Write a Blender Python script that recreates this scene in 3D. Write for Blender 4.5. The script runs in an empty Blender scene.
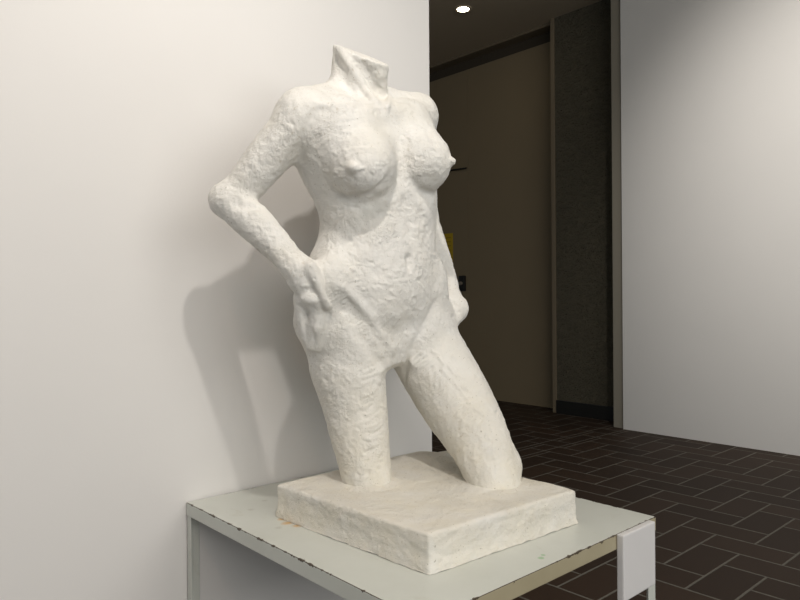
import bpy, bmesh, math, random
import numpy as np
from mathutils import Vector, Matrix

# ------------------------------------------------------------------ frame
# World axes follow the room: +X runs along the white wall, +Y towards that wall.
# The eye stands at the origin, 1.2 m up, looking 42 degrees off the wall.
ANG = math.radians(42.2)
SA, CA = math.sin(ANG), math.cos(ANG)
FPX, EYE, HOR = 680.0, 1.20, 297.0
V0 = 1.25                                     # coronal plane of the figure

ROLL = 0.007                                  # the camera was held about 0.4 degrees off level

def un(px, py):
    return px - ROLL * (py - 300.0), py + ROLL * (px - 400.0)

def on_plane(px, py, v):
    px, py = un(px, py)
    k = (px - 400.0) / FPX
    Y = v / (CA - SA * k)
    return np.array([(SA + CA * k) * Y, v, EYE + (HOR - py) / FPX * Y])

def B(px, py, f=0.0):
    """point of the figure, f metres in front of its coronal plane"""
    return on_plane(px, py, V0 - f)

scene = bpy.context.scene
COL = scene.collection

# ------------------------------------------------------------------ object helpers
def link(name, me, mat=None, parent=None):
    o = bpy.data.objects.new(name, me)
    COL.objects.link(o)
    if mat is not None and hasattr(me, 'materials') and not me.materials:
        me.materials.append(mat)
    if parent is not None:
        o.parent = parent
        o.matrix_parent_inverse = Matrix.Identity(4)
        o.location = -Vector(parent.location)
    return o

def mesh_of(name, bm):
    me = bpy.data.meshes.new(name)
    bm.normal_update()
    bm.to_mesh(me); bm.free()
    return me

def thing(o, label, cat, group=None):
    o['label'] = label; o['category'] = cat
    if group: o['group'] = group
    return o

def struct(o):
    o['kind'] = 'structure'
    return o

def empty(name, loc):
    o = bpy.data.objects.new(name, None)
    o.location = loc; o.empty_display_size = 0.1
    COL.objects.link(o)
    return o

def box(bm, lo, hi, bev=0.0, seg=2):
    b2 = bmesh.new()
    bmesh.ops.create_cube(b2, size=1.0)
    for v in b2.verts:
        for i in range(3):
            v.co[i] = lo[i] if v.co[i] < 0 else hi[i]
    if bev > 0:
        bmesh.ops.bevel(b2, geom=list(b2.edges), offset=bev, segments=seg, profile=0.6, affect='EDGES')
    tmp = bpy.data.meshes.new('tmp'); b2.to_mesh(tmp); b2.free()
    bm.from_mesh(tmp); bpy.data.meshes.remove(tmp)

def boxobj(name, lo, hi, mat, parent=None, bev=0.0):
    bm = bmesh.new(); box(bm, lo, hi, bev)
    return link(name, mesh_of(name, bm), mat, parent)

def cyl(bm, p0, p1, r, n=20):
    p0 = Vector(p0); p1 = Vector(p1); d = p1 - p0
    m = Matrix.Translation((p0 + p1) / 2) @ d.to_track_quat('Z', 'Y').to_matrix().to_4x4()
    bmesh.ops.create_cone(bm, cap_ends=True, segments=n, radius1=r, radius2=r, depth=d.length, matrix=m)

# ------------------------------------------------------------------ material helpers
class NT:
    def __init__(self, name):
        self.m = bpy.data.materials.new(name); self.m.use_nodes = True
        self.t = self.m.node_tree; self.b = self.t.nodes['Principled BSDF']
    def n(self, typ, **kw):
        nd = self.t.nodes.new(typ)
        for k, v in kw.items(): setattr(nd, k, v)
        return nd
    def l(self, a, b): self.t.links.new(a, b)
    def val(self, sock, v):
        if isinstance(v, (int, float, tuple, list)): sock.default_value = v
        else: self.l(v, sock)
    def math(self, op, a, b=None, c=None):
        nd = self.n('ShaderNodeMath', operation=op)
        for i, v in enumerate((a, b, c)):
            if v is not None: self.val(nd.inputs[i], v)
        return nd.outputs[0]
    def coord(self, kind='Object'):
        return self.n('ShaderNodeTexCoord').outputs[kind]
    def noise(self, vec, scale, detail=4.0, rough=0.55, dist=0.0):
        nd = self.n('ShaderNodeTexNoise')
        nd.inputs['Scale'].default_value = scale; nd.inputs['Detail'].default_value = detail
        nd.inputs['Roughness'].default_value = rough; nd.inputs['Distortion'].default_value = dist
        self.l(vec, nd.inputs['Vector'])
        return nd.outputs['Fac']
    def ramp(self, fac, stops):
        nd = self.n('ShaderNodeValToRGB'); self.l(fac, nd.inputs[0])
        e = nd.color_ramp.elements
        while len(e) < len(stops): e.new(0.5)
        for el, (p, c) in zip(e, stops):
            el.position = p; el.color = (c[0], c[1], c[2], 1) if not isinstance(c, (int, float)) else (c, c, c, 1)
        return nd.outputs[0]
    def mix(self, fac, a, b):
        nd = self.n('ShaderNodeMix', data_type='RGBA')
        self.val(nd.inputs[0], fac)
        for s, v in ((nd.inputs[6], a), (nd.inputs[7], b)):
            self.val(s, (v[0], v[1], v[2], 1) if isinstance(v, (tuple, list)) else v)
        return nd.outputs[2]
    def mapped(self, vec, scale):
        nd = self.n('ShaderNodeMapping'); nd.inputs['Scale'].default_value = scale
        self.l(vec, nd.inputs['Vector']); return nd.outputs[0]
    def bump(self, h, strength, dist, prev=None):
        nd = self.n('ShaderNodeBump'); nd.inputs['Strength'].default_value = strength
        nd.inputs['Distance'].default_value = dist; self.l(h, nd.inputs['Height'])
        if prev is not None: self.l(prev, nd.inputs['Normal'])
        return nd.outputs[0]
    def out(self, color, rough=0.6, normal=None, spec=0.5):
        self.val(self.b.inputs['Base Color'], (color[0], color[1], color[2], 1) if isinstance(color, (tuple, list)) else color)
        self.val(self.b.inputs['Roughness'], rough)
        self.b.inputs['Specular IOR Level'].default_value = spec
        if normal is not None: self.l(normal, self.b.inputs['Normal'])
        return self.m

def srgb(r, g, b):
    f = lambda c: (c / 255 / 12.92) if c <= 10 else ((c / 255 + 0.055) / 1.055) ** 2.4
    return (f(r), f(g), f(b))

def simple(name, col, rough=0.6, spec=0.5, nscale=30, amt=0.06, bump=0.0):
    t = NT(name); co = t.coord()
    nz = t.noise(co, nscale)
    c = t.mix(nz, tuple(x * (1 - amt) for x in col), tuple(min(1, x * (1 + amt)) for x in col))
    nb = t.bump(t.noise(co, nscale * 4), bump, 0.002) if bump else None
    return t.out(c, rough, nb, spec)

def m_plaster(name, tint=0.0):
    t = NT(name); co = t.coord()
    a = t.noise(co, 9, 5, 0.6)
    col = t.ramp(a, [(0.25, (0.70, 0.675, 0.615)), (0.5, (0.735, 0.716, 0.672)), (0.75, (0.76, 0.747, 0.714))])
    sep = t.n('ShaderNodeSeparateXYZ'); t.l(t.n('ShaderNodeNewGeometry').outputs['Position'], sep.inputs[0])
    # yellowed shellac wash around the foot of the cast
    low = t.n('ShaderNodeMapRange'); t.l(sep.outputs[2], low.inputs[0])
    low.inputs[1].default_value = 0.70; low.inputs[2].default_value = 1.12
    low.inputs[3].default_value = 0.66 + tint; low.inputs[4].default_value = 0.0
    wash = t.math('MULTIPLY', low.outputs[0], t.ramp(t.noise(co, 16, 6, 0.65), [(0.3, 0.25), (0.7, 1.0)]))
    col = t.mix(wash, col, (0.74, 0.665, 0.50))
    # grime sitting in the pits
    pit = t.ramp(t.noise(co, 120, 3, 0.6), [(0.60, 0.0), (0.72, 1.0)])
    patch = t.ramp(t.noise(co, 7, 3, 0.5), [(0.42, 0.0), (0.62, 1.0)])
    col = t.mix(t.math('MULTIPLY', t.math('MULTIPLY', pit, patch), 0.42), col, (0.42, 0.35, 0.24))
    dots = t.ramp(t.noise(co, 210, 1, 0.4), [(0.735, 0.0), (0.76, 1.0)])
    col = t.mix(t.math('MULTIPLY', dots, 0.5), col, (0.25, 0.21, 0.15))
    h1 = t.noise(co, 105, 6, 0.66, 0.4); h2 = t.noise(t.mapped(co, (1, 1, 2.2)), 230, 4, 0.65)
    rough_patch = t.ramp(t.noise(co, 11, 3, 0.5, 0.6), [(0.36, 0.12), (0.62, 1.0)])
    b1 = t.bump(t.math('MULTIPLY', h1, rough_patch), 0.75, 0.007); b2 = t.bump(h2, 0.5, 0.0022, b1)
    return t.out(col, 0.62, b2, 0.35)

# ------------------------------------------------------------------ value noise (numpy)
def vnoise(P, freq, seed=0):
    p = P * freq + seed * 17.3 + 100.0
    i = np.floor(p).astype(np.int64); f = p - i; f = f * f * (3 - 2 * f)
    def h(dx, dy, dz):
        n = (i[:, 0] + dx) * 73856093 ^ (i[:, 1] + dy) * 19349663 ^ (i[:, 2] + dz) * 83492791 ^ (seed * 2654435 + 977)
        n = (n ^ (n >> 13)) * 1274126177 & 0x7fffffff
        n = (n ^ (n >> 16)) & 0xffff
        return n / 65535.0
    x, y, z = f[:, 0], f[:, 1], f[:, 2]
    c00 = h(0,0,0)*(1-x)+h(1,0,0)*x; c10 = h(0,1,0)*(1-x)+h(1,1,0)*x
    c01 = h(0,0,1)*(1-x)+h(1,0,1)*x; c11 = h(0,1,1)*(1-x)+h(1,1,1)*x
    return ((c00*(1-y)+c10*y)*(1-z)+(c01*(1-y)+c11*y)*z) * 2 - 1

def fbm(P, freq, seed=0, oct=3):
    s = 0; a = 1.0; tot = 0
    for o in range(oct):
        s = s + a * vnoise(P, freq * 2 ** o, seed + o * 7); tot += a; a *= 0.5
    return s / tot

# ------------------------------------------------------------------ sculpting volume
class Clay:
    def __init__(self, lo, hi, h):
        self.lo = np.array(lo, float); self.h = h
        self.n = np.ceil((np.array(hi) - lo) / h).astype(int) + 1
        self.ax = [self.lo[i] + h * np.arange(self.n[i]) for i in range(3)]
        self.F = np.full(self.n, 0.3, np.float32)
    def sl(self, lo, hi):
        a = np.clip(np.floor((np.array(lo) - self.lo) / self.h).astype(int), 0, self.n - 1)
        b = np.clip(np.ceil((np.array(hi) - self.lo) / self.h).astype(int) + 1, 1, self.n)
        s = tuple(slice(x, y) for x, y in zip(a, b))
        X = self.ax[0][s[0]][:, None, None]; Y = self.ax[1][s[1]][None, :, None]; Z = self.ax[2][s[2]][None, None, :]
        return s, X, Y, Z
    def merge(self, s, d, k, cut=False):
        A = self.F[s]
        if cut:
            d = -d
            hh = np.maximum(k - np.abs(A - d), 0) / k
            self.F[s] = np.maximum(A, d) + hh * hh * k * 0.25
        else:
            hh = np.maximum(k - np.abs(A - d), 0) / k
            self.F[s] = np.minimum(A, d) - hh * hh * k * 0.25
    def ell(self, c, r, k=0.03, yaw=0, pitch=0, roll=0, cut=False):
        c = np.array(c, float); r = np.array(r, float); m = r.max() + k + 0.02
        s, X, Y, Z = self.sl(c - m, c + m)
        R = np.array((Matrix.Rotation(math.radians(yaw), 3, 'Z') @ Matrix.Rotation(math.radians(pitch), 3, 'X')
                      @ Matrix.Rotation(math.radians(roll), 3, 'Y')).transposed())
        x, y, z = X - c[0], Y - c[1], Z - c[2]
        p = [R[i, 0] * x + R[i, 1] * y + R[i, 2] * z for i in range(3)]
        k0 = np.sqrt(sum((p[i] / r[i]) ** 2 for i in range(3)))
        k1 = np.sqrt(sum((p[i] / r[i] ** 2) ** 2 for i in range(3))) + 1e-6
        self.merge(s, k0 * (k0 - 1) / k1, k, cut)
    def cone(self, a, b, ra, rb, k=0.02, cut=False):
        a = np.array(a, float); b = np.array(b, float); m = max(ra, rb) + k + 0.02
        s, X, Y, Z = self.sl(np.minimum(a, b) - m, np.maximum(a, b) + m)
        ab = b - a; L2 = (ab ** 2).sum()
        t = np.clip(((X - a[0]) * ab[0] + (Y - a[1]) * ab[1] + (Z - a[2]) * ab[2]) / L2, 0, 1)
        d = np.sqrt((X - a[0] - t * ab[0]) ** 2 + (Y - a[1] - t * ab[1]) ** 2 + (Z - a[2] - t * ab[2]) ** 2)
        self.merge(s, d - (ra + (rb - ra) * t), k, cut)
    def limb(self, pts, rad, k=0.03, kin=0.012):
        """tapering limb through several joints (spline), one union into the body"""
        pts = np.array(pts, float); rad = np.array(rad, float)
        q, r = spline(pts, rad, 7)
        m = r.max() + k + 0.02
        s, X, Y, Z = self.sl(q.min(0) - m, q.max(0) + m)
        D = None
        for i in range(len(q) - 1):
            a, b = q[i], q[i + 1]; ab = b - a; L2 = (ab ** 2).sum() + 1e-12
            t = np.clip(((X - a[0]) * ab[0] + (Y - a[1]) * ab[1] + (Z - a[2]) * ab[2]) / L2, 0, 1)
            d = np.sqrt((X - a[0] - t * ab[0]) ** 2 + (Y - a[1] - t * ab[1]) ** 2 + (Z - a[2] - t * ab[2]) ** 2) - (r[i] + (r[i + 1] - r[i]) * t)
            D = d if D is None else np.minimum(D, d)
        self.merge(s, D, k)
    def loft(self, rows, k=0.03):
        rows = sorted(rows, key=lambda r: r[0])
        R = np.array(rows); z = R[:, 0]
        s, X, Y, Z = self.sl((R[:, 1].min() - R[:, 3].max() - .1, R[:, 2].min() - R[:, 4].max() - .1, z[0] - .06),
                             (R[:, 1].max() + R[:, 3].max() + .1, R[:, 2].max() + R[:, 4].max() + .1, z[-1] + .06))
        zz = self.ax[2][s[2]]
        cx, cy, a, b = [hermite(z, R[:, j], zz)[None, None, :] for j in (1, 2, 3, 4)]
        dx = np.abs(X - cx) / a; dy = np.abs(Y - cy) / b; e = 2.25
        k0 = (dx ** e + dy ** e) ** (1 / e)
        d = (k0 - 1) * np.minimum(a, b)
        d = np.maximum(d, np.maximum(Z - z[-1], z[0] - Z))
        self.merge(s, d.astype(np.float32), k)
    def stroke(self, pts, sig, amp, sharp=2.0, fade=True):
        """press (amp>0) or raise (amp<0) the surface along a path"""
        pts = np.array(pts, float); m = sig * 2.6
        q, w = spline(pts, np.ones(len(pts)), 6)
        n = len(q) - 1
        s, X, Y, Z = self.sl(q.min(0) - m, q.max(0) + m)
        best = None
        for i in range(max(n, 1)):
            a = q[i]; b = q[min(i + 1, n)]; ab = b - a; L2 = (ab ** 2).sum() + 1e-12
            t = np.clip(((X - a[0]) * ab[0] + (Y - a[1]) * ab[1] + (Z - a[2]) * ab[2]) / L2, 0, 1)
            d2 = (X - a[0] - t * ab[0]) ** 2 + (Y - a[1] - t * ab[1]) ** 2 + (Z - a[2] - t * ab[2]) ** 2
            tt = (i + t) / max(n, 1)
            g = np.exp(-(d2 / sig ** 2) ** (sharp / 2))
            if fade: g = g * np.minimum(1, 4 * np.minimum(tt, 1 - tt) + 0.25)
            best = g if best is None else np.maximum(best, g)
        self.F[s] += (amp * best).astype(np.float32)
    def sample(self, p):
        g = (np.array(p) - self.lo) / self.h
        i = np.floor(g).astype(int)
        if (i < 0).any() or (i >= self.n - 1).any(): return 0.3
        f = g - i; F = self.F[i[0]:i[0]+2, i[1]:i[1]+2, i[2]:i[2]+2]
        F = F[0] * (1 - f[0]) + F[1] * f[0]; F = F[0] * (1 - f[1]) + F[1] * f[1]
        return F[0] * (1 - f[2]) + F[1] * f[2]
    def S(self, px, py, tmin=0.9):
        """first surface point met along a sight line of the photograph"""
        px, py = un(px, py)
        k = (px - 400.0) / FPX
        d = np.array([SA + CA * k, CA - SA * k, (HOR - py) / FPX])
        t = tmin
        prev = None
        while t < 2.4:
            v = self.sample(np.array([0, 0, EYE]) + d * t)
            if v < 0:
                return np.array([0, 0, EYE]) + d * (t - 0.0025 * (-v) / (abs(v) + abs(prev) + 1e-9))
            prev = v; t += 0.0025
        return None
    def path(self, pts):
        out = [self.S(*p) for p in pts]
        return [p for p in out if p is not None]
    def mesh(self):
        F = self.F; sg = F < 0
        c = sg[:-1,:-1,:-1].astype(np.int8)
        tot = np.zeros(c.shape, np.int8)
        corners = [(i, j, k) for i in (0, 1) for j in (0, 1) for k in (0, 1)]
        n = self.n - 1
        def sub(A, o): return A[o[0]:o[0]+n[0], o[1]:o[1]+n[1], o[2]:o[2]+n[2]]
        for o in corners: tot += sub(sg, o)
        act = np.argwhere((tot > 0) & (tot < 8))
        idx = np.full(tuple(n), -1, np.int64); idx[tuple(act.T)] = np.arange(len(act))
        vals = {o: F[act[:, 0]+o[0], act[:, 1]+o[1], act[:, 2]+o[2]] for o in corners}
        acc = np.zeros((len(act), 3)); cnt = np.zeros(len(act))
        for o in corners:
            for ax in range(3):
                if o[ax] == 0:
                    p = list(o); p[ax] = 1; p = tuple(p)
                    a, b = vals[o], vals[p]; m = (a < 0) != (b < 0)
                    t = np.where(m, a / np.where(m, a - b, 1), 0)
                    pos = np.tile(np.array(o, float), (len(act), 1)); pos[:, ax] = t
                    acc[m] += pos[m]; cnt[m] += 1
        V = self.lo + (act + acc / cnt[:, None]) * self.h
        Q = []
        for ax in range(3):
            o1, o2 = [(1, 2), (2, 0), (0, 1)][ax]
            sl0 = [slice(None)] * 3; sl1 = [slice(None)] * 3
            sl0[ax] = slice(0, -1); sl1[ax] = slice(1, None)
            A = sg[tuple(sl0)]; Bb = sg[tuple(sl1)]
            e = np.argwhere(A != Bb)
            ok = (e[:, o1] > 0) & (e[:, o2] > 0) & (e[:, o1] < n[o1]) & (e[:, o2] < n[o2])
            e = e[ok]; ins = A[tuple(e.T)]
            def cell(d1, d2):
                q = e.copy(); q[:, o1] -= d1; q[:, o2] -= d2
                return idx[tuple(q.T)]
            q = np.stack([cell(1, 1), cell(0, 1), cell(0, 0), cell(1, 0)], 1)
            q[~ins] = q[~ins][:, ::-1]
            Q.append(q)
        Q = np.concatenate(Q); Q = Q[(Q >= 0).all(1)]
        return V, Q

def hermite(x, y, xi):
    m = np.gradient(y, x)
    i = np.clip(np.searchsorted(x, xi) - 1, 0, len(x) - 2)
    h = x[i + 1] - x[i]; t = np.clip((xi - x[i]) / h, 0, 1)
    return ((2*t**3-3*t**2+1)*y[i] + (t**3-2*t**2+t)*h*m[i] + (-2*t**3+3*t**2)*y[i+1] + (t**3-t**2)*h*m[i+1])

def spline(P, r, sub):
    if len(P) < 3: 
        t = np.linspace(0, 1, sub)[:, None]
        return P[0] * (1 - t) + P[-1] * t, (r[0] * (1 - t) + r[-1] * t)[:, 0]
    x = np.arange(len(P), dtype=float); xi = np.linspace(0, len(P) - 1, (len(P) - 1) * sub + 1)
    q = np.stack([hermite(x, P[:, j], xi) for j in range(3)], 1)
    return q, hermite(x, r, xi)

def mesh_np(name, V, Q):
    me = bpy.data.meshes.new(name)
    me.vertices.add(len(V)); me.vertices.foreach_set('co', V.astype(np.float32).ravel())
    me.loops.add(Q.size); me.loops.foreach_set('vertex_index', Q.astype(np.int32).ravel())
    me.polygons.add(len(Q)); me.polygons.foreach_set('loop_start', np.arange(0, Q.size, 4, dtype=np.int32))
    me.polygons.foreach_set('use_smooth', np.ones(len(Q), bool))
    me.update(calc_edges=True)
    return me

def vnormals(V, Q):
    fn = np.cross(V[Q[:, 2]] - V[Q[:, 0]], V[Q[:, 3]] - V[Q[:, 1]])
    N = np.zeros_like(V)
    for j in range(4): np.add.at(N, Q[:, j], fn)
    return N / (np.linalg.norm(N, axis=1, keepdims=True) + 1e-12)

def biggest(V, Q):
    """drop loose crumbs, keep the one connected body"""
    lab = np.arange(len(V))
    while True:
        m = lab[Q].min(1); new = lab.copy()
        for j in range(4): np.minimum.at(new, Q[:, j], m)
        new = new[new]
        if (new == lab).all(): break
        lab = new
    ids, cnt = np.unique(lab, return_counts=True)
    keep = lab == ids[cnt.argmax()]
    remap = np.cumsum(keep) - 1
    return V[keep], remap[Q[keep[Q].all(1)]]

#@@FIGURE
def section(L, R, py, b, fc):
    c = B((L + R) / 2, py, fc)
    Yd = SA * c[0] + CA * c[1]
    w = (R - L) / 2 * Yd / FPX
    a = math.sqrt(max(w * w - (b * SA) ** 2, 0.0016)) / CA
    return (c[2], c[0], c[1], a, b)

BASE_Z = 0.782
def sculpt(h):
    K = Clay((0.54, 0.78, BASE_Z - 0.03), (1.46, 1.50, 1.86), h)
    # trunk: one loft from the pubis to the collar bones
    K.loft([section(336, 412, 358, 0.070, 0.005),
            section(306, 440, 330, 0.108, -0.005),
            section(303, 446, 305, 0.118, -0.010),
            section(306, 443, 283, 0.118, -0.005),
            section(313, 438, 262, 0.112, 0.004),
            section(321, 434.5, 243, 0.104, 0.010),
            section(324, 435, 226, 0.102, 0.013),
            section(320, 436, 208, 0.106, 0.012),
            section(311, 436, 190, 0.112, 0.008),
            section(301, 433, 168, 0.116, 0.002),
            section(299, 430, 145, 0.112, -0.006),
            section(302, 426, 125, 0.094, -0.014),
            section(316, 412, 108, 0.070, -0.022)], k=0.02)
    # shoulder girdle and neck
    K.limb([B(303, 113, -.010), B(330, 104, -.028), B(356, 103, -.03), B(390, 108, -.03), B(414, 114, -.014)],
           [.047, .048, .055, .048, .046], k=.035)
    K.cone(B(355, 112, -.022), B(359.5, 40, .004), .061, .061, k=.028)
    K.cone(B(374, 86, .018), B(373, 48, .050), .024, .040, k=.03)
    # collar-bone shelf across the upper chest
    K.limb([B(312, 113, .030), B(345, 112, .056), B(378, 113, .068)], [.020, .022, .018], k=.035)
    K.limb([B(387, 113, .068), B(405, 112, .054), B(425, 114, .022)], [.018, .022, .020], k=.035)
    # breasts
    K.ell(B(364, 162, .092), (.068, .064, .070), k=.035, yaw=-12, pitch=8)
    K.ell(B(362, 170, .104), (.056, .056, .054), k=.03, yaw=-12)
    K.ell(B(347, 135, .060), (.060, .040, .062), k=.05)
    K.ell(B(421, 158, .096), (.064, .064, .068), k=.035, yaw=12, pitch=8)
    K.ell(B(425, 165, .108), (.054, .056, .052), k=.03, yaw=12)
    K.ell(B(412, 132, .062), (.058, .038, .060), k=.05)
    # right arm, hand set on the hip
    K.ell(B(301, 119, -.004), (.054, .056, .062), k=.03)
    K.limb([B(300, 122, -.004), B(272, 153, -.045), B(247, 183, -.085), B(231, 199, -.105)], [.052, .0475, .042, .036], k=.022)
    K.ell(B(226, 199, -.108), (.034, .036, .034), k=.02)
    K.limb([B(229, 202, -.105), B(250, 219, -.065), B(274, 243, -.015), B(297, 269, .036)], [.037, .0405, .0345, .0265], k=.014)
    # left arm behind the trunk, fist on the hip
    K.ell(B(416.5, 118, -.014), (.044, .052, .057), k=.03)
    K.limb([B(414, 122, -.014), B(417, 152, -.045), B(421, 188, -.085), B(424, 216, -.115)], [.048, .046, .042, .038], k=.02)
    K.limb([B(424, 217, -.115), B(432, 243, -.070), B(442, 270, -.020), B(450, 295, .022)], [.038, .037, .032, .027], k=.014)
    K.ell(B(455, 308, .040), (.028, .034, .034), k=.02, yaw=20)
    for (px, py, f) in ((461, 304, .050), (462, 309.5, .054), (459, 315, .052), (454, 318, .050)):
        K.ell(B(px, py, f), (.012, .015, .012), k=.012)
    # buttocks
    K.ell(B(352, 322, -.085), (.100, .080, .105), k=.05)
    K.ell(B(422, 318, -.085), (.100, .080, .105), k=.05)
    # right thigh, cut above the knee
    K.limb([B(346, 325, -.010), B(347, 362, .005), B(354, 400, .020), B(361.5, 445, .040), B(367, 478, .060), B(369, 500, .066)],
           [.092, .087, .0745, .0640, .0555, .053], k=.05)
    # left thigh, stepping forward and outward
    K.limb([B(417, 328, .010), B(433, 362, .055), B(456, 401, .125), B(477, 437, .200), B(492, 474, .258), B(496, 500, .274)],
           [.090, .092, .0880, .0735, .0605, .058], k=.045)
    K.ell(B(509, 466, .268), (.021, .026, .032), k=.03)
    # hip bones, lower belly, mons
    K.ell(B(388, 286, .064), (.100, .058, .074), k=.05)
    K.ell(B(392, 245, .060), (.085, .050, .080), k=.05)
    K.ell(B(385, 345, .035), (.050, .050, .050), k=.03)
    K.ell(B(326, 282, .055), (.035, .035, .045), k=.05)
    K.ell(B(430, 283, .058), (.026, .030, .040), k=.05)
    # flat cut across the neck
    nrm = np.array([.34, -.33, .87]); nrm /= np.linalg.norm(nrm)
    nw = np.array([CA * nrm[0] + SA * nrm[1], -SA * nrm[0] + CA * nrm[1], nrm[2]])
    p0 = B(361, 54.5, .004)
    s, X, Y, Z = K.sl((.7, .9, 1.5), (1.3, 1.5, 1.86))
    pl = (X - p0[0]) * nw[0] + (Y - p0[1]) * nw[1] + (Z - p0[2]) * nw[2]
    K.merge(s, -pl, 0.006, cut=True)
    # flat underside inside the slab
    s, X, Y, Z = K.sl((.5, .7, .7), (1.5, 1.5, .90))
    K.merge(s, (Z - (BASE_Z - .012)) + 0 * X + 0 * Y, 0.004, cut=True)

    # ---- right hand: back of the hand, thumb forward, four fingers down the hip
    P = K.path
    w = B(297, 269, .036)
    K.limb([w, B(302.5, 283, .040), B(306.5, 292, .034)], [.0265, .0260, .020], k=.024)
    def digit(pts, r, k=.008):
        q = []
        for (px, py, lift) in pts:
            s_ = K.S(px, py)
            d = s_ - np.array([0, 0, EYE]); d /= np.linalg.norm(d)
            q.append(s_ - d * lift)
        K.limb(q, r, k=k)
    # four fingers lie down the side of the hip, the last two turning out of sight
    K.limb([B(299, 297, .000), B(299.5, 310, -.004), B(302.5, 325, -.006), B(308, 338, -.008)], [.013, .012, .011, .009], k=.010)
    K.limb([B(300, 298, .024), B(300.5, 312, .022), B(303, 328, .018), B(308.5, 343, .012)], [.0135, .0128, .0118, .0098], k=.010)
    digit([(306.5, 297, .000), (308.2, 312, .006), (309.8, 329, .005), (311, 346, -.002)], [.0135, .0128, .0118, .0100], k=.009)
    digit([(314, 298, .000), (316.5, 312, .008), (317.5, 328, .007), (317, 346, -.002)], [.0155, .0165, .0160, .0120], k=.009)
    digit([(310, 268, -.003), (317.5, 282, .003), (323, 295, .007), (327.5, 306, .005)], [.0160, .0120, .0112, .0088], k=.008)
    for pl_ in ([(303.5, 303), (304.5, 322), (308, 344)], [(312, 305), (313.5, 322), (315, 345)]):
        K.stroke(P(pl_), .0045, .0022)
    for c in ((300, 301), (308, 302), (315.5, 301)):
        K.stroke(P([(c[0] - 1, c[1]), (c[0] + 1, c[1] + 1)]), .008, -.0015, fade=False)

    # ---- surface modelling, placed on the body itself
    K.ell(K.S(353, 168), (.0115, .0135, .0115), k=.008)
    K.ell(B(450.4, 161.5, .158), (.0100, .0150, .0105), k=.008)
    K.stroke(P([(409.5, 256), (410, 261), (410.5, 267)]), .0085, .022)                     # navel
    K.stroke(P([(400, 130), (402, 150), (402, 170), (402, 186)]), .017, .012)              # between the breasts
    K.stroke(P([(404, 196), (408, 215), (411, 238)]), .015, .005)                          # midline
    K.stroke(P([(322, 281), (338, 291), (352, 306), (368, 325), (384, 345)]), .014, .0045)  # right groin fold
    K.stroke(P([(331, 281), (346, 291), (362, 308), (380, 332), (394, 350)]), .011, -.0065)
    K.stroke(P([(318, 291), (334, 299), (350, 315), (364, 333), (376, 351)]), .013, .006)
    K.stroke(P([(352, 328), (364, 340), (375, 355), (381, 366)]), .012, .007)
    K.stroke(P([(437, 300), (428, 320), (417, 340), (408, 358)]), .014, .0075)              # left groin fold
    K.stroke(P([(409, 356), (405, 366), (405, 380)]), .007, .007)
    K.stroke(P([(381, 352), (386, 362), (388, 369)]), .008, -.004)
    K.stroke(P([(338, 47), (349, 64), (364, 86), (382, 110)]), .0080, -.016, 2.6)               # neck muscle
    K.stroke(P([(334, 52), (340, 70), (350, 90), (364, 103)]), .011, .008)
    K.stroke(P([(357, 60), (369, 78), (382, 96)]), .014, .016)
    K.stroke(P([(391, 94), (388, 104), (385, 111)]), .006, -.005)
    K.stroke(P([(380, 104), (383, 110)]), .009, .008)                                      # pit of the neck
    K.stroke(P([(326, 97), (340, 99), (356, 101), (371, 103)]), .015, .015)               # hollow above collar bones
    K.stroke(P([(396, 101), (406, 102), (414, 104)]), .010, .003)
    K.stroke(P([(318, 104), (340, 105.5), (362, 107), (379, 109)]), .0085, -.0075)
    K.stroke(P([(318, 108), (310, 124), (303, 142), (297, 158)]), .012, .007)              # shoulder to chest fold
    K.stroke(P([(428, 128), (431, 138), (435, 144)]), .009, .007)
    K.stroke(P([(331, 188), (345, 197), (364, 196), (380, 187), (389, 175)]), .010, .010)  # under the breasts
    K.stroke(P([(411, 178), (420, 190), (432, 195)]), .010, .009)
    K.stroke(P([(396, 200), (376, 206), (354, 214), (336, 226)]), .014, -.004)             # rib arch
    K.stroke(P([(396, 210), (374, 220), (356, 234), (346, 250)]), .016, .004)
    K.stroke(P([(414, 200), (424, 210), (431, 224)]), .012, -.004)
    K.stroke(P([(352, 316), (372, 327), (394, 332), (418, 322)]), .026, .008)
    K.stroke(P([(352, 262), (366, 268), (388, 276)]), .014, .003)                          # above the lower belly
    K.stroke(P([(234, 205), (246, 206), (260, 208)]), .008, .009)                          # elbow fold
    K.stroke(P([(233, 188), (250, 170), (268, 150), (282, 134)]), .010, -.003)
    K.stroke(P([(447, 298), (452, 302), (456, 309)]), .005, .004)
    for p in ((459, 306.6), (460, 312), (457.5, 316.5)):
        K.stroke(P([(p[0] - 6, p[1]), p]), .0035, .004)
    # knife and comb marks worked into the wet plaster
    rng = random.Random(4)
    for i in range(11):                                        # arcs over the right breast, broken and uneven
        r = 27 + 4.6 * i + rng.uniform(-1, 1)
        cx, cy = 366, 172
        t0 = 1.1 + rng.uniform(0, .55); t1 = 2.62 - rng.uniform(0, .3)
        pts = [(cx + r * 1.05 * math.cos(t), cy - r * .80 * math.sin(t) + rng.uniform(-.8, .8)) for t in np.linspace(t0, t1, 7)]
        K.stroke(P(pts), rng.uniform(.0024, .0036), -rng.uniform(.0006, .0021))
    for i in range(8):                                         # left breast
        K.stroke(P([(404 + 4 * i, 118 + 6 * i), (414 + 3.3 * i, 122 + 5 * i), (424 + 2.6 * i, 130 + 4 * i)]), .0030, rng.choice((-.0018, .0016)))
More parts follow.
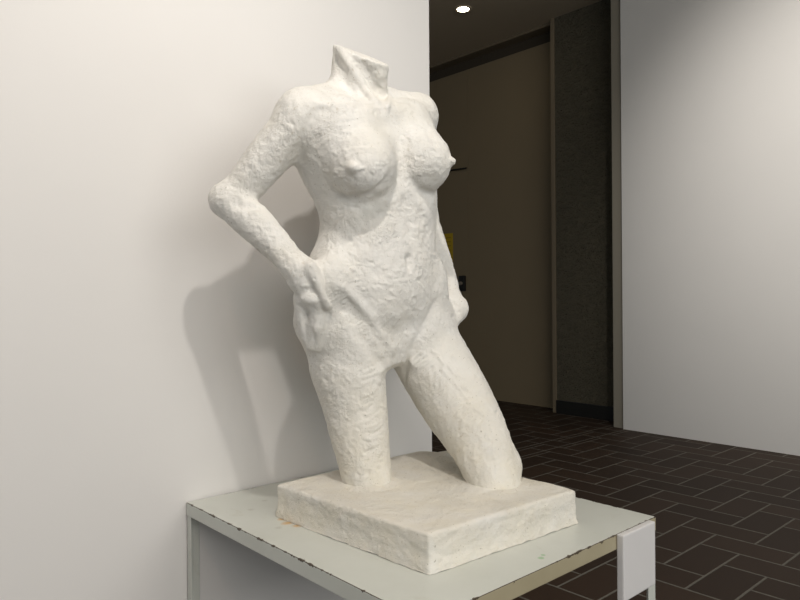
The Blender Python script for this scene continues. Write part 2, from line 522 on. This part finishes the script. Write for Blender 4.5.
    for i in range(22):                                        # chevron scoring of the left thigh
        x = 412 + 2.6 * i; y = 360 + 3.2 * i + rng.uniform(-1, 1)
        K.stroke(P([(x, y), (x + 11, y - 10 + rng.uniform(-1.5, 1.5))]), .0027, -rng.uniform(.0028, .0052))
        if i % 2:
            q_ = rng.uniform(-3, 9); K.stroke(P([(x + 13 + q_, y - 13), (x + 21 + q_, y - 6 + rng.uniform(-4, 4))]), .0027, -rng.uniform(.0024, .0044))
    for i in range(20):                                        # crescents down the right thigh
        y = 370 + 5.4 * i + rng.uniform(-2, 2); x = 360 + .12 * (y - 372) + rng.uniform(-6, 6)
        K.stroke(P([(x - 5, y + 2), (x + 4, y + rng.uniform(-3, 3)), (x + 14, y - 6 + rng.uniform(-2, 2))]), .0028, rng.choice((-.0026, -.0014, .0020)))
    for i in range(14):                                        # upper arm
        x = 290 - 5 * i + rng.uniform(-4, 4); y = 116 + 5.8 * i
        K.stroke(P([(x - 7, y + 6), (x + 1, y + 9 + rng.uniform(-4, 3))]), .0028, rng.choice((-.0018, .0015, -.0010)), 3.0)
    for i in range(24):                                        # combing in the right groin
        x = 334 + 2.3 * i; y = 286 + 2.9 * i
        L = rng.uniform(4, 10)
        K.stroke(P([(x - L, y + L * .75 + rng.uniform(-1, 1)), (x + 2, y + rng.uniform(-1, 1))]), .0026, -rng.uniform(.001, .0032))
    zones = [((330, 205, 432, 300), 70, .5), ((345, 270, 425, 345), 34, .9), ((315, 350, 385, 478), 60, 1.0), ((420, 350, 500, 470), 60, -1.0),
             ((330, 110, 400, 190), 26, .3), ((402, 115, 445, 190), 26, .6), ((222, 200, 300, 268), 34, .9), ((300, 170, 335, 260), 26, 1.2), ((335, 60, 385, 100), 10, .8)]
    for (x0, y0, x1, y1), cnt, sl in zones:                    # loose spatula dabs everywhere
        for i in range(cnt):
            x = rng.uniform(x0, x1); y = rng.uniform(y0, y1); a = math.atan(sl) + rng.uniform(-.7, .7); L = rng.uniform(3, 9)
            pts = P([(x, y), (x + L * math.cos(a), y + L * math.sin(a))])
            if len(pts) == 2 and np.linalg.norm(pts[0] - pts[1]) < .05:
                K.stroke(pts, rng.uniform(.0022, .0036), rng.choice((-.0024, -.0016, .0014, .0019)), 3.0)
    return K

def build_statue(mp, mp_base, h=0.0026):
    root = empty('plaster_statue', (1.045, 1.07, 0.71))
    thing(root, 'white plaster torso of a headless nude woman, hand on hip, on a square plaster slab', 'statue')
    K = sculpt(h)
    V, Q = biggest(*K.mesh())
    N = vnormals(V, Q)
    # uneven hand-built surface
    d = 0.0016 * fbm(V, 22, 3) + 0.0009 * fbm(V, 75, 11, 2)
    st = V.copy(); st[:, 2] *= 0.35
    d += 0.0010 * fbm(st, 130, 21, 2)
    ragged = np.clip(fbm(V, 9, 31) * 3 + .3, 0, 1)
    d += ragged * 0.0018 * np.maximum(fbm(V, 110, 41, 2), 0)
    pits = np.clip(vnoise(V, 95, 51) - .72, 0, 1) * 4
    d -= 0.0022 * np.clip(pits, 0, 1) * ragged
    V = V + N * d[:, None]
    link('figure', mesh_np('figure', V, Q), mp, root)
    # ---- slab
    T = Clay((0.78, 0.80, 0.69), (1.32, 1.36, 0.83), 0.004)
    s, X, Y, Z = T.sl((0, 0, 0), (3, 3, 3))
    cx, cy = 1.041, 1.0765
    xa, xb, ya, yb = .9985, -.054, -.048, .9988          # the slab is not quite square
    det = xa * yb - xb * ya
    x = ((X - cx) * yb - (Y - cy) * ya) / det; y = (-(X - cx) * xb + (Y - cy) * xa) / det
    x = x + 0 * Z; y = y + 0 * Z
    top = BASE_Z + 0.012 * np.maximum(0, (x / .21 + y / .23) / 2)
    BV = .0065
    flare = np.clip((0.735 - Z) / .03, 0, 1) * .004
    qx = np.abs(x) - (.213 + flare - BV); qy = np.abs(y) - (.234 + flare - BV)
    zc = (0.70 + top) / 2; qz = np.abs(Z - zc) - ((top - 0.70) / 2 - BV)
    qq = np.sqrt(np.maximum(qx, 0) ** 2 + np.maximum(qy, 0) ** 2 + np.maximum(qz, 0) ** 2) + np.minimum(np.maximum(qx, np.maximum(qy, qz)), 0) - BV
    T.F[s] = qq
    # heaped plaster where the thighs meet the slab
    for c, r in ((B(367.5, 486, .062), .064), (B(493, 485, .264), .067)):
        T.ell((c[0], c[1], BASE_Z - .012), (r, r, .022), k=.02)
    T.ell(B(440, 462, 0.0) * np.array([1, 1, 0]) + np.array([0, -.02, BASE_Z - .012]), (.10, .05, .026), k=.03)
    V, Q = biggest(*T.mesh())
    s, X, Y, Z = T.sl((0, 0, 0), (3, 3, 3))
    N = vnormals(V, Q)
    side = 1 - np.abs(N[:, 2])
    d = 0.0025 * fbm(V, 14, 5) + 0.0010 * fbm(V, 60, 8)
    sv = V.copy(); sv[:, 2] *= 3.0
    d += side * (0.0013 * fbm(sv, 16, 15) + .0020 * fbm(sv, 80, 16) + .0016 * np.minimum(fbm(V, 35, 18) + .15, 0))
    V = V + N * d[:, None]
    V[:, 2] = np.maximum(V[:, 2], 0.7105 + 0.0035 * np.maximum(fbm(V, 30, 77), 0))
    link('base_slab', mesh_np('base_slab', V, Q), mp_base, root)
    return root
#@@ENDFIGURE

# ------------------------------------------------------------------ materials
def m_wall(name, col, rough=0.75, amt=0.02, bump=0.06):
    t = NT(name); co = t.coord()
    c = t.mix(t.noise(co, 3, 4), tuple(x * (1 - amt) for x in col), tuple(min(1, x * (1 + amt)) for x in col))
    return t.out(c, rough, t.bump(t.noise(co, 160, 3), bump, 0.002), 0.3)

def m_floor():
    t = NT('herringbone_tile'); co = t.coord()
    W = 0.183
    sep = t.n('ShaderNodeSeparateXYZ'); t.l(co, sep.inputs[0])
    x = t.math('DIVIDE', t.math('SUBTRACT', sep.outputs[0], 2.355 - W * 40), W)
    y = t.math('DIVIDE', t.math('SUBTRACT', sep.outputs[1], 1.647 - W * 40), W)
    i = t.math('FLOOR', x); j = t.math('FLOOR', y)
    fx = t.math('SUBTRACT', x, i); fy = t.math('SUBTRACT', y, j)
    m = t.math('FLOORED_MODULO', t.math('SUBTRACT', t.math('SUBTRACT', i, j), 1.0), 4.0)
    eq = lambda k: t.math('MULTIPLY', t.math('COMPARE', m, float(k), 0.5), 9.0)
    e0, e1, e2, e3 = eq(0), eq(1), eq(2), eq(3)
    d = t.math('MINIMUM', t.math('MINIMUM', t.math('ADD', fx, e1), t.math('ADD', t.math('SUBTRACT', 1.0, fx), e0)),
               t.math('MINIMUM', t.math('ADD', fy, e2), t.math('ADD', t.math('SUBTRACT', 1.0, fy), e3)))
    # a straight movement joint crosses the pattern
    dj = t.math('DIVIDE', t.math('ABSOLUTE', t.math('SUBTRACT', sep.outputs[1], 3.16)), W)
    dj2 = t.math('DIVIDE', t.math('ABSOLUTE', t.math('SUBTRACT', sep.outputs[1], 3.345)), W)
    d = t.math('MINIMUM', d, t.math('MINIMUM', dj, dj2))
    wob = t.math('MULTIPLY', t.math('SUBTRACT', t.noise(co, 40, 2), 0.5), 0.02)
    mask = t.ramp(t.math('ADD', d, wob), [(0.022, 1.0), (0.034, 0.0)])
    # tile id -> shade
    ci = t.math('SUBTRACT', i, t.math('MULTIPLY', e1, 1 / 9)); cj = t.math('SUBTRACT', j, t.math('MULTIPLY', e2, 1 / 9))
    comb = t.n('ShaderNodeCombineXYZ'); t.l(ci, comb.inputs[0]); t.l(cj, comb.inputs[1])
    wn = t.n('ShaderNodeTexWhiteNoise'); t.l(comb.outputs[0], wn.inputs['Vector'])
    tile = t.mix(wn.outputs['Value'], (0.034, 0.020, 0.013), (0.056, 0.033, 0.021))
    tile = t.mix(t.math('MULTIPLY', t.noise(co, 60, 5, 0.7), 0.6), tile, (0.046, 0.034, 0.026))
    grout = t.mix(t.noise(co, 50, 3), (0.12, 0.112, 0.095), (0.23, 0.215, 0.185))
    col = t.mix(mask, tile, grout)
    h = t.math('SUBTRACT', t.math('MULTIPLY', t.noise(co, 120, 3), 0.25), mask)
    r = t.mix(mask, (0.62, 0.62, 0.62), (0.9, 0.9, 0.9))
    return t.out(col, r, t.bump(h, 0.5, 0.003), 0.18)

TU0, TU1, TV0, TV1, TZ = 0.715, 1.428, 0.737, 1.559, 0.71
def m_table():
    t = NT('chipped_paint'); co = t.coord()
    geo = t.n('ShaderNodeNewGeometry')
    sep = t.n('ShaderNodeSeparateXYZ'); t.l(geo.outputs['Position'], sep.inputs[0])
    X, Y, Z = sep.outputs
    base = t.ramp(t.noise(co, 6, 5, 0.6), [(0.3, (0.57, 0.585, 0.535)), (0.7, (0.62, 0.635, 0.59))])
    smud = t.ramp(t.noise(t.mapped(co, (1, 1, 1)), 14, 5, 0.7, 1.2), [(0.60, 0.0), (0.75, 0.30)])
    base = t.mix(smud, base, (0.44, 0.42, 0.33))
    # distance to the rim of the top
    dx = t.math('MINIMUM', t.math('SUBTRACT', X, TU0), t.math('SUBTRACT', TU1, X))
    dy = t.math('MINIMUM', t.math('SUBTRACT', Y, TV0), t.math('SUBTRACT', TV1, Y))
    dz = t.math('SUBTRACT', TZ, Z)
    # edge = two of the three small -> the middle value
    a = t.math('ABSOLUTE', t.math('MINIMUM', dx, dy)); dzz = t.math('ABSOLUTE', dz)
    edge = t.math('MAXIMUM', a, dzz)
    n1 = t.noise(co, 38, 5, 0.7); n2 = t.noise(co, 11, 2, 0.5)
    wid = t.math('ADD', 0.0012, t.math('MULTIPLY', t.math('MAXIMUM', t.math('SUBTRACT', t.math('ADD', t.math('MULTIPLY', n1, 0.65), t.math('MULTIPLY', n2, 0.35)), 0.52), 0.0), 0.045))
    chip = t.math('LESS_THAN', edge, wid)
    # the front strip is an older, yellowed enamel
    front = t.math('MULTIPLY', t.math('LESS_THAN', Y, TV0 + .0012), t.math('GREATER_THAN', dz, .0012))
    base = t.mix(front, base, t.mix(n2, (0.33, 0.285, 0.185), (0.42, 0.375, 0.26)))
    col = t.mix(chip, base, t.mix(n1, (0.035, 0.026, 0.018), (0.10, 0.075, 0.05)))
    # rust bleeding from under the slab, and a smear of green paint
    def blob(cx, cy, r, soft):
        ddx = t.math('SUBTRACT', X, cx); ddy = t.math('SUBTRACT', Y, cy)
        q = t.math('SQRT', t.math('ADD', t.math('MULTIPLY', ddx, ddx), t.math('MULTIPLY', ddy, ddy)))
        q = t.math('ADD', q, t.math('MULTIPLY', t.math('SUBTRACT', t.noise(co, 55, 4, 0.7), 0.5), r * 1.3))
        mr = t.n('ShaderNodeMapRange'); t.l(q, mr.inputs[0])
        mr.inputs[1].default_value = r; mr.inputs[2].default_value = r * soft
        mr.inputs[3].default_value = 0; mr.inputs[4].default_value = 1
        return mr.outputs[0]
    ontop = t.math('LESS_THAN', dzz, 0.004)
    for (px, py, r) in ((282, 519, .013), (288, 523, .016), (297, 526, .013)):
        p = on_floorpix(px, py, TZ)
        col = t.mix(t.math('MULTIPLY', t.math('MULTIPLY', blob(p[0], p[1], r, 0.2), ontop), 0.85), col, (0.56, 0.30, 0.06))
    for (px, py, r) in ((541, 558, .007), (543, 555, .005)):
        p = on_floorpix(px, py, TZ)
        col = t.mix(t.math('MULTIPLY', t.math('MULTIPLY', blob(p[0], p[1], r, 0.5), ontop), 0.6), col, (0.18, 0.42, 0.16))
    for (x0, y0) in ((.80, 1.40), (.86, 1.44), (.78, 1.25)):
        col = t.mix(t.math('MULTIPLY', t.math('MULTIPLY', blob(x0, y0, .010, 0.3), ontop), 0.3), col, (0.30, 0.28, 0.22))
    b = t.bump(t.noise(co, 70, 3), 0.06, 0.002)
    return t.out(col, 0.38, b, 0.45)

def on_floorpix(px, py, z):
    px, py = un(px, py)
    k = (px - 400.0) / FPX
    Y = (EYE - z) * FPX / (py - HOR)
    return np.array([(SA + CA * k) * Y, (CA - SA * k) * Y, z])

def m_rough_wall():
    t = NT('hammered_concrete'); co = t.coord()
    s = t.mapped(co, (1.0, 1.0, 1.8))
    n1 = t.noise(s, 9, 7, 0.7, 0.8); n2 = t.noise(s, 19, 5, 0.65)
    c = t.mix(n1, (0.11, 0.096, 0.066), (0.25, 0.222, 0.158))
    b = t.bump(n2, 1.0, 0.06, t.bump(n1, 1.0, 0.16))
    return t.out(c, 0.85, b, 0.25)

M = {}
M['plaster'] = m_plaster('plaster')
M['plaster_slab'] = m_plaster('plaster_slab', -0.12)
M['white_wall'] = m_wall('white_wall_paint', (0.70, 0.683, 0.662))
M['ceiling'] = m_wall('ceiling_paint', (0.50, 0.42, 0.31), 0.8)
M['brown_panel'] = m_wall('brown_panel', (0.235, 0.182, 0.112), 0.55, 0.04, 0.02)
M['brown_trim'] = m_wall('brown_trim', (0.19, 0.15, 0.10), 0.5, 0.03, 0.02)
M['gap_shade'] = m_wall('gap_shade', (0.06, 0.047, 0.032), 0.8)  # dark colour stands in for shade under the header lip
M['taupe'] = m_wall('taupe_paint', (0.27, 0.245, 0.198), 0.6)
M['rough'] = m_rough_wall()
M['black_tile'] = simple('black_skirting', (0.010, 0.009, 0.007), 0.35)
M['floor'] = m_floor()
M['table'] = m_table()
M['white_board'] = simple('white_board', (0.66, 0.645, 0.64), 0.5, amt=0.02)
M['yellow'] = simple('yellow_paper', (0.50, 0.33, 0.012), 0.6)
M['print'] = simple('faded_print', (0.33, 0.21, 0.01), 0.6)
M['grey_metal'] = simple('grey_metal', (0.22, 0.19, 0.15), 0.45)
M['black_metal'] = simple('black_metal', (0.012, 0.011, 0.010), 0.4)
M['lamp_ring'] = simple('lamp_ring', (0.5, 0.42, 0.3), 0.4)

# ------------------------------------------------------------------ room
CEIL = 4.05
WV = 1.562
struct(boxobj('floor', (-3.0, -4.0, -0.10), (7.0, 9.0, 0.0), M['floor']))
struct(boxobj('ceiling', (-3.0, -4.0, CEIL), (7.0, 9.0, CEIL + 0.1), M['ceiling']))
struct(boxobj('wall_left', (-3.0, WV, 0.0), (1.553, WV + 0.12, CEIL), M['white_wall'], bev=0.004))
struct(boxobj('wall_back', (6.09, 3.0, 0.0), (6.25, 9.0, CEIL), M['brown_panel']))
struct(boxobj('wall_far', (1.0, 8.85, 0.0), (6.25, 9.0, CEIL), M['brown_panel']))
struct(boxobj('wall_textured', (5.87, 2.6, 0.0), (6.02, 4.09, CEIL), M['rough']))
struct(boxobj('baseboard_right', (5.85, 2.6, 0.0), (5.88, 4.085, 0.135), M['black_tile'], bev=0.003))
# pale partition past the post, at the right
struct(boxobj('wall_right', (5.58, -1.6, 0.0), (5.72, 3.182, CEIL), M['white_wall']))
struct(boxobj('trim_1', (5.60, 3.196, 0.0), (5.72, 3.290, CEIL), M['taupe'], bev=0.004))
struct(boxobj('trim_2', (5.86, 4.088, 0.0), (6.10, 4.135, CEIL - 0.001), M['brown_trim'], bev=0.004))
# header of the sliding panels: a lip, and a dark strip painting the slot's shade above the panels
struct(boxobj('trim_3', (5.93, 4.135, CEIL - 0.028), (6.09, 8.85, CEIL), M['brown_trim']))
struct(boxobj('trim_4', (6.080, 4.135, CEIL - 0.145), (6.092, 8.85, CEIL - 0.028), M['gap_shade']))
# the two big flush leaves in the back wall; the meeting line shows beside the lock
struct(boxobj('door_1', (6.065, 5.461, 0.004), (6.091, 7.2, CEIL - 0.14), M['brown_panel']))
struct(boxobj('door_2', (6.065, 4.137, 0.004), (6.091, 5.459, CEIL - 0.14), M['brown_panel']))

def on_u(px, py, u):
    px, py = un(px, py)
    k = (px - 400.0) / FPX
    Y = u / (SA + CA * k)
    return np.array([u, (CA - SA * k) * Y, EYE + (HOR - py) / FPX * Y])

# yellow notice
p = on_u(443, 234, 6.064); q = on_u(453, 262, 6.064)
nr = empty('paper_notice', (6.06, (p[1] + q[1]) / 2, q[2]))
thing(nr, 'small yellow paper notice on the dark brown door behind the statue', 'notice')
boxobj('sheet', (6.0625, q[1], q[2]), (6.065, q[1] + .30, p[2]), M['yellow'], nr)
for k in range(5):
    zz = p[2] - 0.06 - k * 0.05
    boxobj('printed_line', (6.0615, q[1] + .03, zz), (6.0626, q[1] + (.24 if k % 2 else .19), zz + .014), M['print'], nr)
# lock plate
a = on_u(455.5, 276, 6.064); b = on_u(466, 291, 6.064)
lk = empty('door_lock', (6.06, (a[1] + b[1]) / 2, b[2]))
thing(lk, 'grey and black lock plate on the dark brown door beside the fist', 'door lock')
mid = on_u(460.5, 284, 6.064)[1]
boxobj('plate', (6.045, mid, b[2] + .07), (6.066, a[1], a[2] - .01), M['grey_metal'], lk, bev=.004)
boxobj('lock_case', (6.03, b[1], b[2]), (6.066, mid - .002, a[2]), M['black_metal'], lk, bev=.005)
bm = bmesh.new(); cyl(bm, (6.03, (mid + b[1]) / 2, (a[2] + b[2]) / 2), (6.0, (mid + b[1]) / 2, (a[2] + b[2]) / 2), .022)
link('knob', mesh_of('knob', bm), M['grey_metal'], lk)
# thin dark rod on the door
a = on_u(450, 170.5, 6.064); b = on_u(467.5, 168.3, 6.064)
rd = empty('door_stay', (6.06, a[1], a[2]))
thing(rd, 'thin black metal rod on the dark brown door beside the left breast', 'door fitting')
bm = bmesh.new(); cyl(bm, (6.04, a[1] + .1, a[2]), (6.04, b[1], b[2]), .010, 10)
link('rod', mesh_of('rod', bm), M['black_metal'], rd)
bm = bmesh.new(); cyl(bm, (6.036, a[1] + .08, a[2]), (6.068, a[1] + .08, a[2]), .016, 12)
link('bracket', mesh_of('bracket', bm), M['black_metal'], rd)

# recessed ceiling lamp
def ceiling_lamp():
    c = (5.00, 4.555)
    r = empty('ceiling_light', (c[0], c[1], CEIL))
    thing(r, 'small round bright downlight in the dark ceiling', 'ceiling light')
    bm = bmesh.new()
    n = 40; prof = [(.058, 0), (.060, -.008), (.082, -.010), (.088, -.004), (.088, 0)]
    rings = [[bm.verts.new((c[0] + rr * math.cos(2*math.pi*i/n), c[1] + rr * math.sin(2*math.pi*i/n), CEIL + zz)) for i in range(n)] for rr, zz in prof]
    for A, Bq in zip(rings, rings[1:]):
        for i in range(n): bm.faces.new((A[i], A[(i+1) % n], Bq[(i+1) % n], Bq[i]))
    link('trim_ring', mesh_of('trim_ring', bm), M['lamp_ring'], r)
    t = NT('lamp_glow'); e = t.n('ShaderNodeEmission'); e.inputs[0].default_value = (1, .86, .62, 1); e.inputs[1].default_value = 26
    t.l(e.outputs[0], t.t.nodes['Material Output'].inputs[0])
    bm = bmesh.new(); cyl(bm, (c[0], c[1], CEIL - .007), (c[0], c[1], CEIL - .001), .058, 40)
    link('lens', mesh_of('lens', bm), t.m, r)
ceiling_lamp()

# ------------------------------------------------------------------ table
def table():
    r = empty('display_table', ((TU0 + TU1) / 2, (TV0 + TV1) / 2, 0))
    thing(r, 'square off-white painted metal table with chipped edges under the statue', 'table')
    boxobj('tabletop', (TU0, TV0, TZ - .031), (TU1, TV1, TZ), M['table'], r, bev=.0018)
    for cu, sv in ((TU0, 1), (TU1, 1), (TU0, -1), (TU1, -1)):
        su = 1 if cu == TU0 else -1
        cv = TV0 if sv == 1 else TV1
        x0, x1 = sorted((cu + su*.0012, cu + su * .032)); y0, y1 = sorted((cv + sv*.0012, cv + sv * .022))
        bm = bmesh.new()
        t = .003
        box(bm, (x0, min(cv + sv*.0012, cv + sv * t), 0), (x1, max(cv + sv*.0012, cv + sv * t), TZ - .0315), .0006, 1)
        box(bm, (min(cu + su*.0012, cu + su * t), y0, 0), (max(cu + su*.0012, cu + su * t), y1, TZ - .0315), .0006, 1)
        link('leg', mesh_of('leg', bm), M['table'], r)
table()

# caption board hung on the front edge, blank from this side
cb = boxobj('caption_board', (1.262, TV0 - .016, TZ - .135), (1.395, TV0 - .0005, TZ + .001), M['white_board'], bev=.003)
thing(cb, 'blank white caption board fixed to the right end of the table edge', 'label board')

build_statue(M['plaster'], M['plaster_slab'])

# ------------------------------------------------------------------ light
def lamp(name, kind, loc, target, energy, color, **kw):
    d = bpy.data.lights.new(name, kind); d.energy = energy; d.color = color
    for k, v in kw.items(): setattr(d, k, v)
    o = bpy.data.objects.new(name, d); COL.objects.link(o)
    o.location = loc
    o.rotation_euler = (Vector(target) - Vector(loc)).to_track_quat('-Z', 'Y').to_euler()
    return o

lamp('gallery_spotlight', 'SPOT', (0.56, 0.52, 2.52), (1.0, 1.35, 1.15), 35, (1.0, .945, .88), spot_size=math.radians(120), spot_blend=.8, shadow_soft_size=.025)
lamp('wall_spotlight', 'SPOT', (-1.0, -0.7, 3.9), (-0.1, 1.55, 1.7), 30, (1.0, .66, .46), spot_size=math.radians(60), spot_blend=1.0, shadow_soft_size=.12)
lamp('area_fill', 'AREA', (0.4, -3.5, 2.9), (1.1, 1.3, 1.0), 165, (1.0, .975, .93), shape='RECTANGLE', size=6.0, size_y=2.2)  # unseen soft fill, added to brighten the statue and the wall shadow
lamp('partition_fill', 'SPOT', (2.4, 0.6, 3.9), (5.58, 1.2, 2.2), 420, (1, .95, .88), spot_size=math.radians(66), spot_blend=1.0, shadow_soft_size=.1)  # added lamp, out of view, to wash the right partition evenly

w = bpy.data.worlds.new('World'); scene.world = w; w.use_nodes = True
bg = w.node_tree.nodes['Background']; bg.inputs[0].default_value = (.82, .93, 1.0, 1); bg.inputs[1].default_value = 0.27

# ------------------------------------------------------------------ camera
cam = bpy.data.cameras.new('Camera'); co = bpy.data.objects.new('Camera', cam); COL.objects.link(co)
co.location = (0, 0, EYE); co.rotation_euler = (Matrix.Rotation(-ANG, 3, 'Z') @ Matrix.Rotation(math.radians(90), 3, 'X') @ Matrix.Rotation(-ROLL, 3, 'Z')).to_euler()
cam.sensor_width = 36.0; cam.lens = 36.0 * FPX / 800.0
cam.shift_y = -(HOR - 300.0) / 800.0 * -1.0
cam.clip_start = 0.02
scene.camera = co

vs = scene.view_settings
scene.display_settings.display_device = 'sRGB'
vs.view_transform = 'Standard'; vs.look = 'None'; vs.exposure = 0.08; vs.gamma = 1.0; vs.use_curve_mapping = False
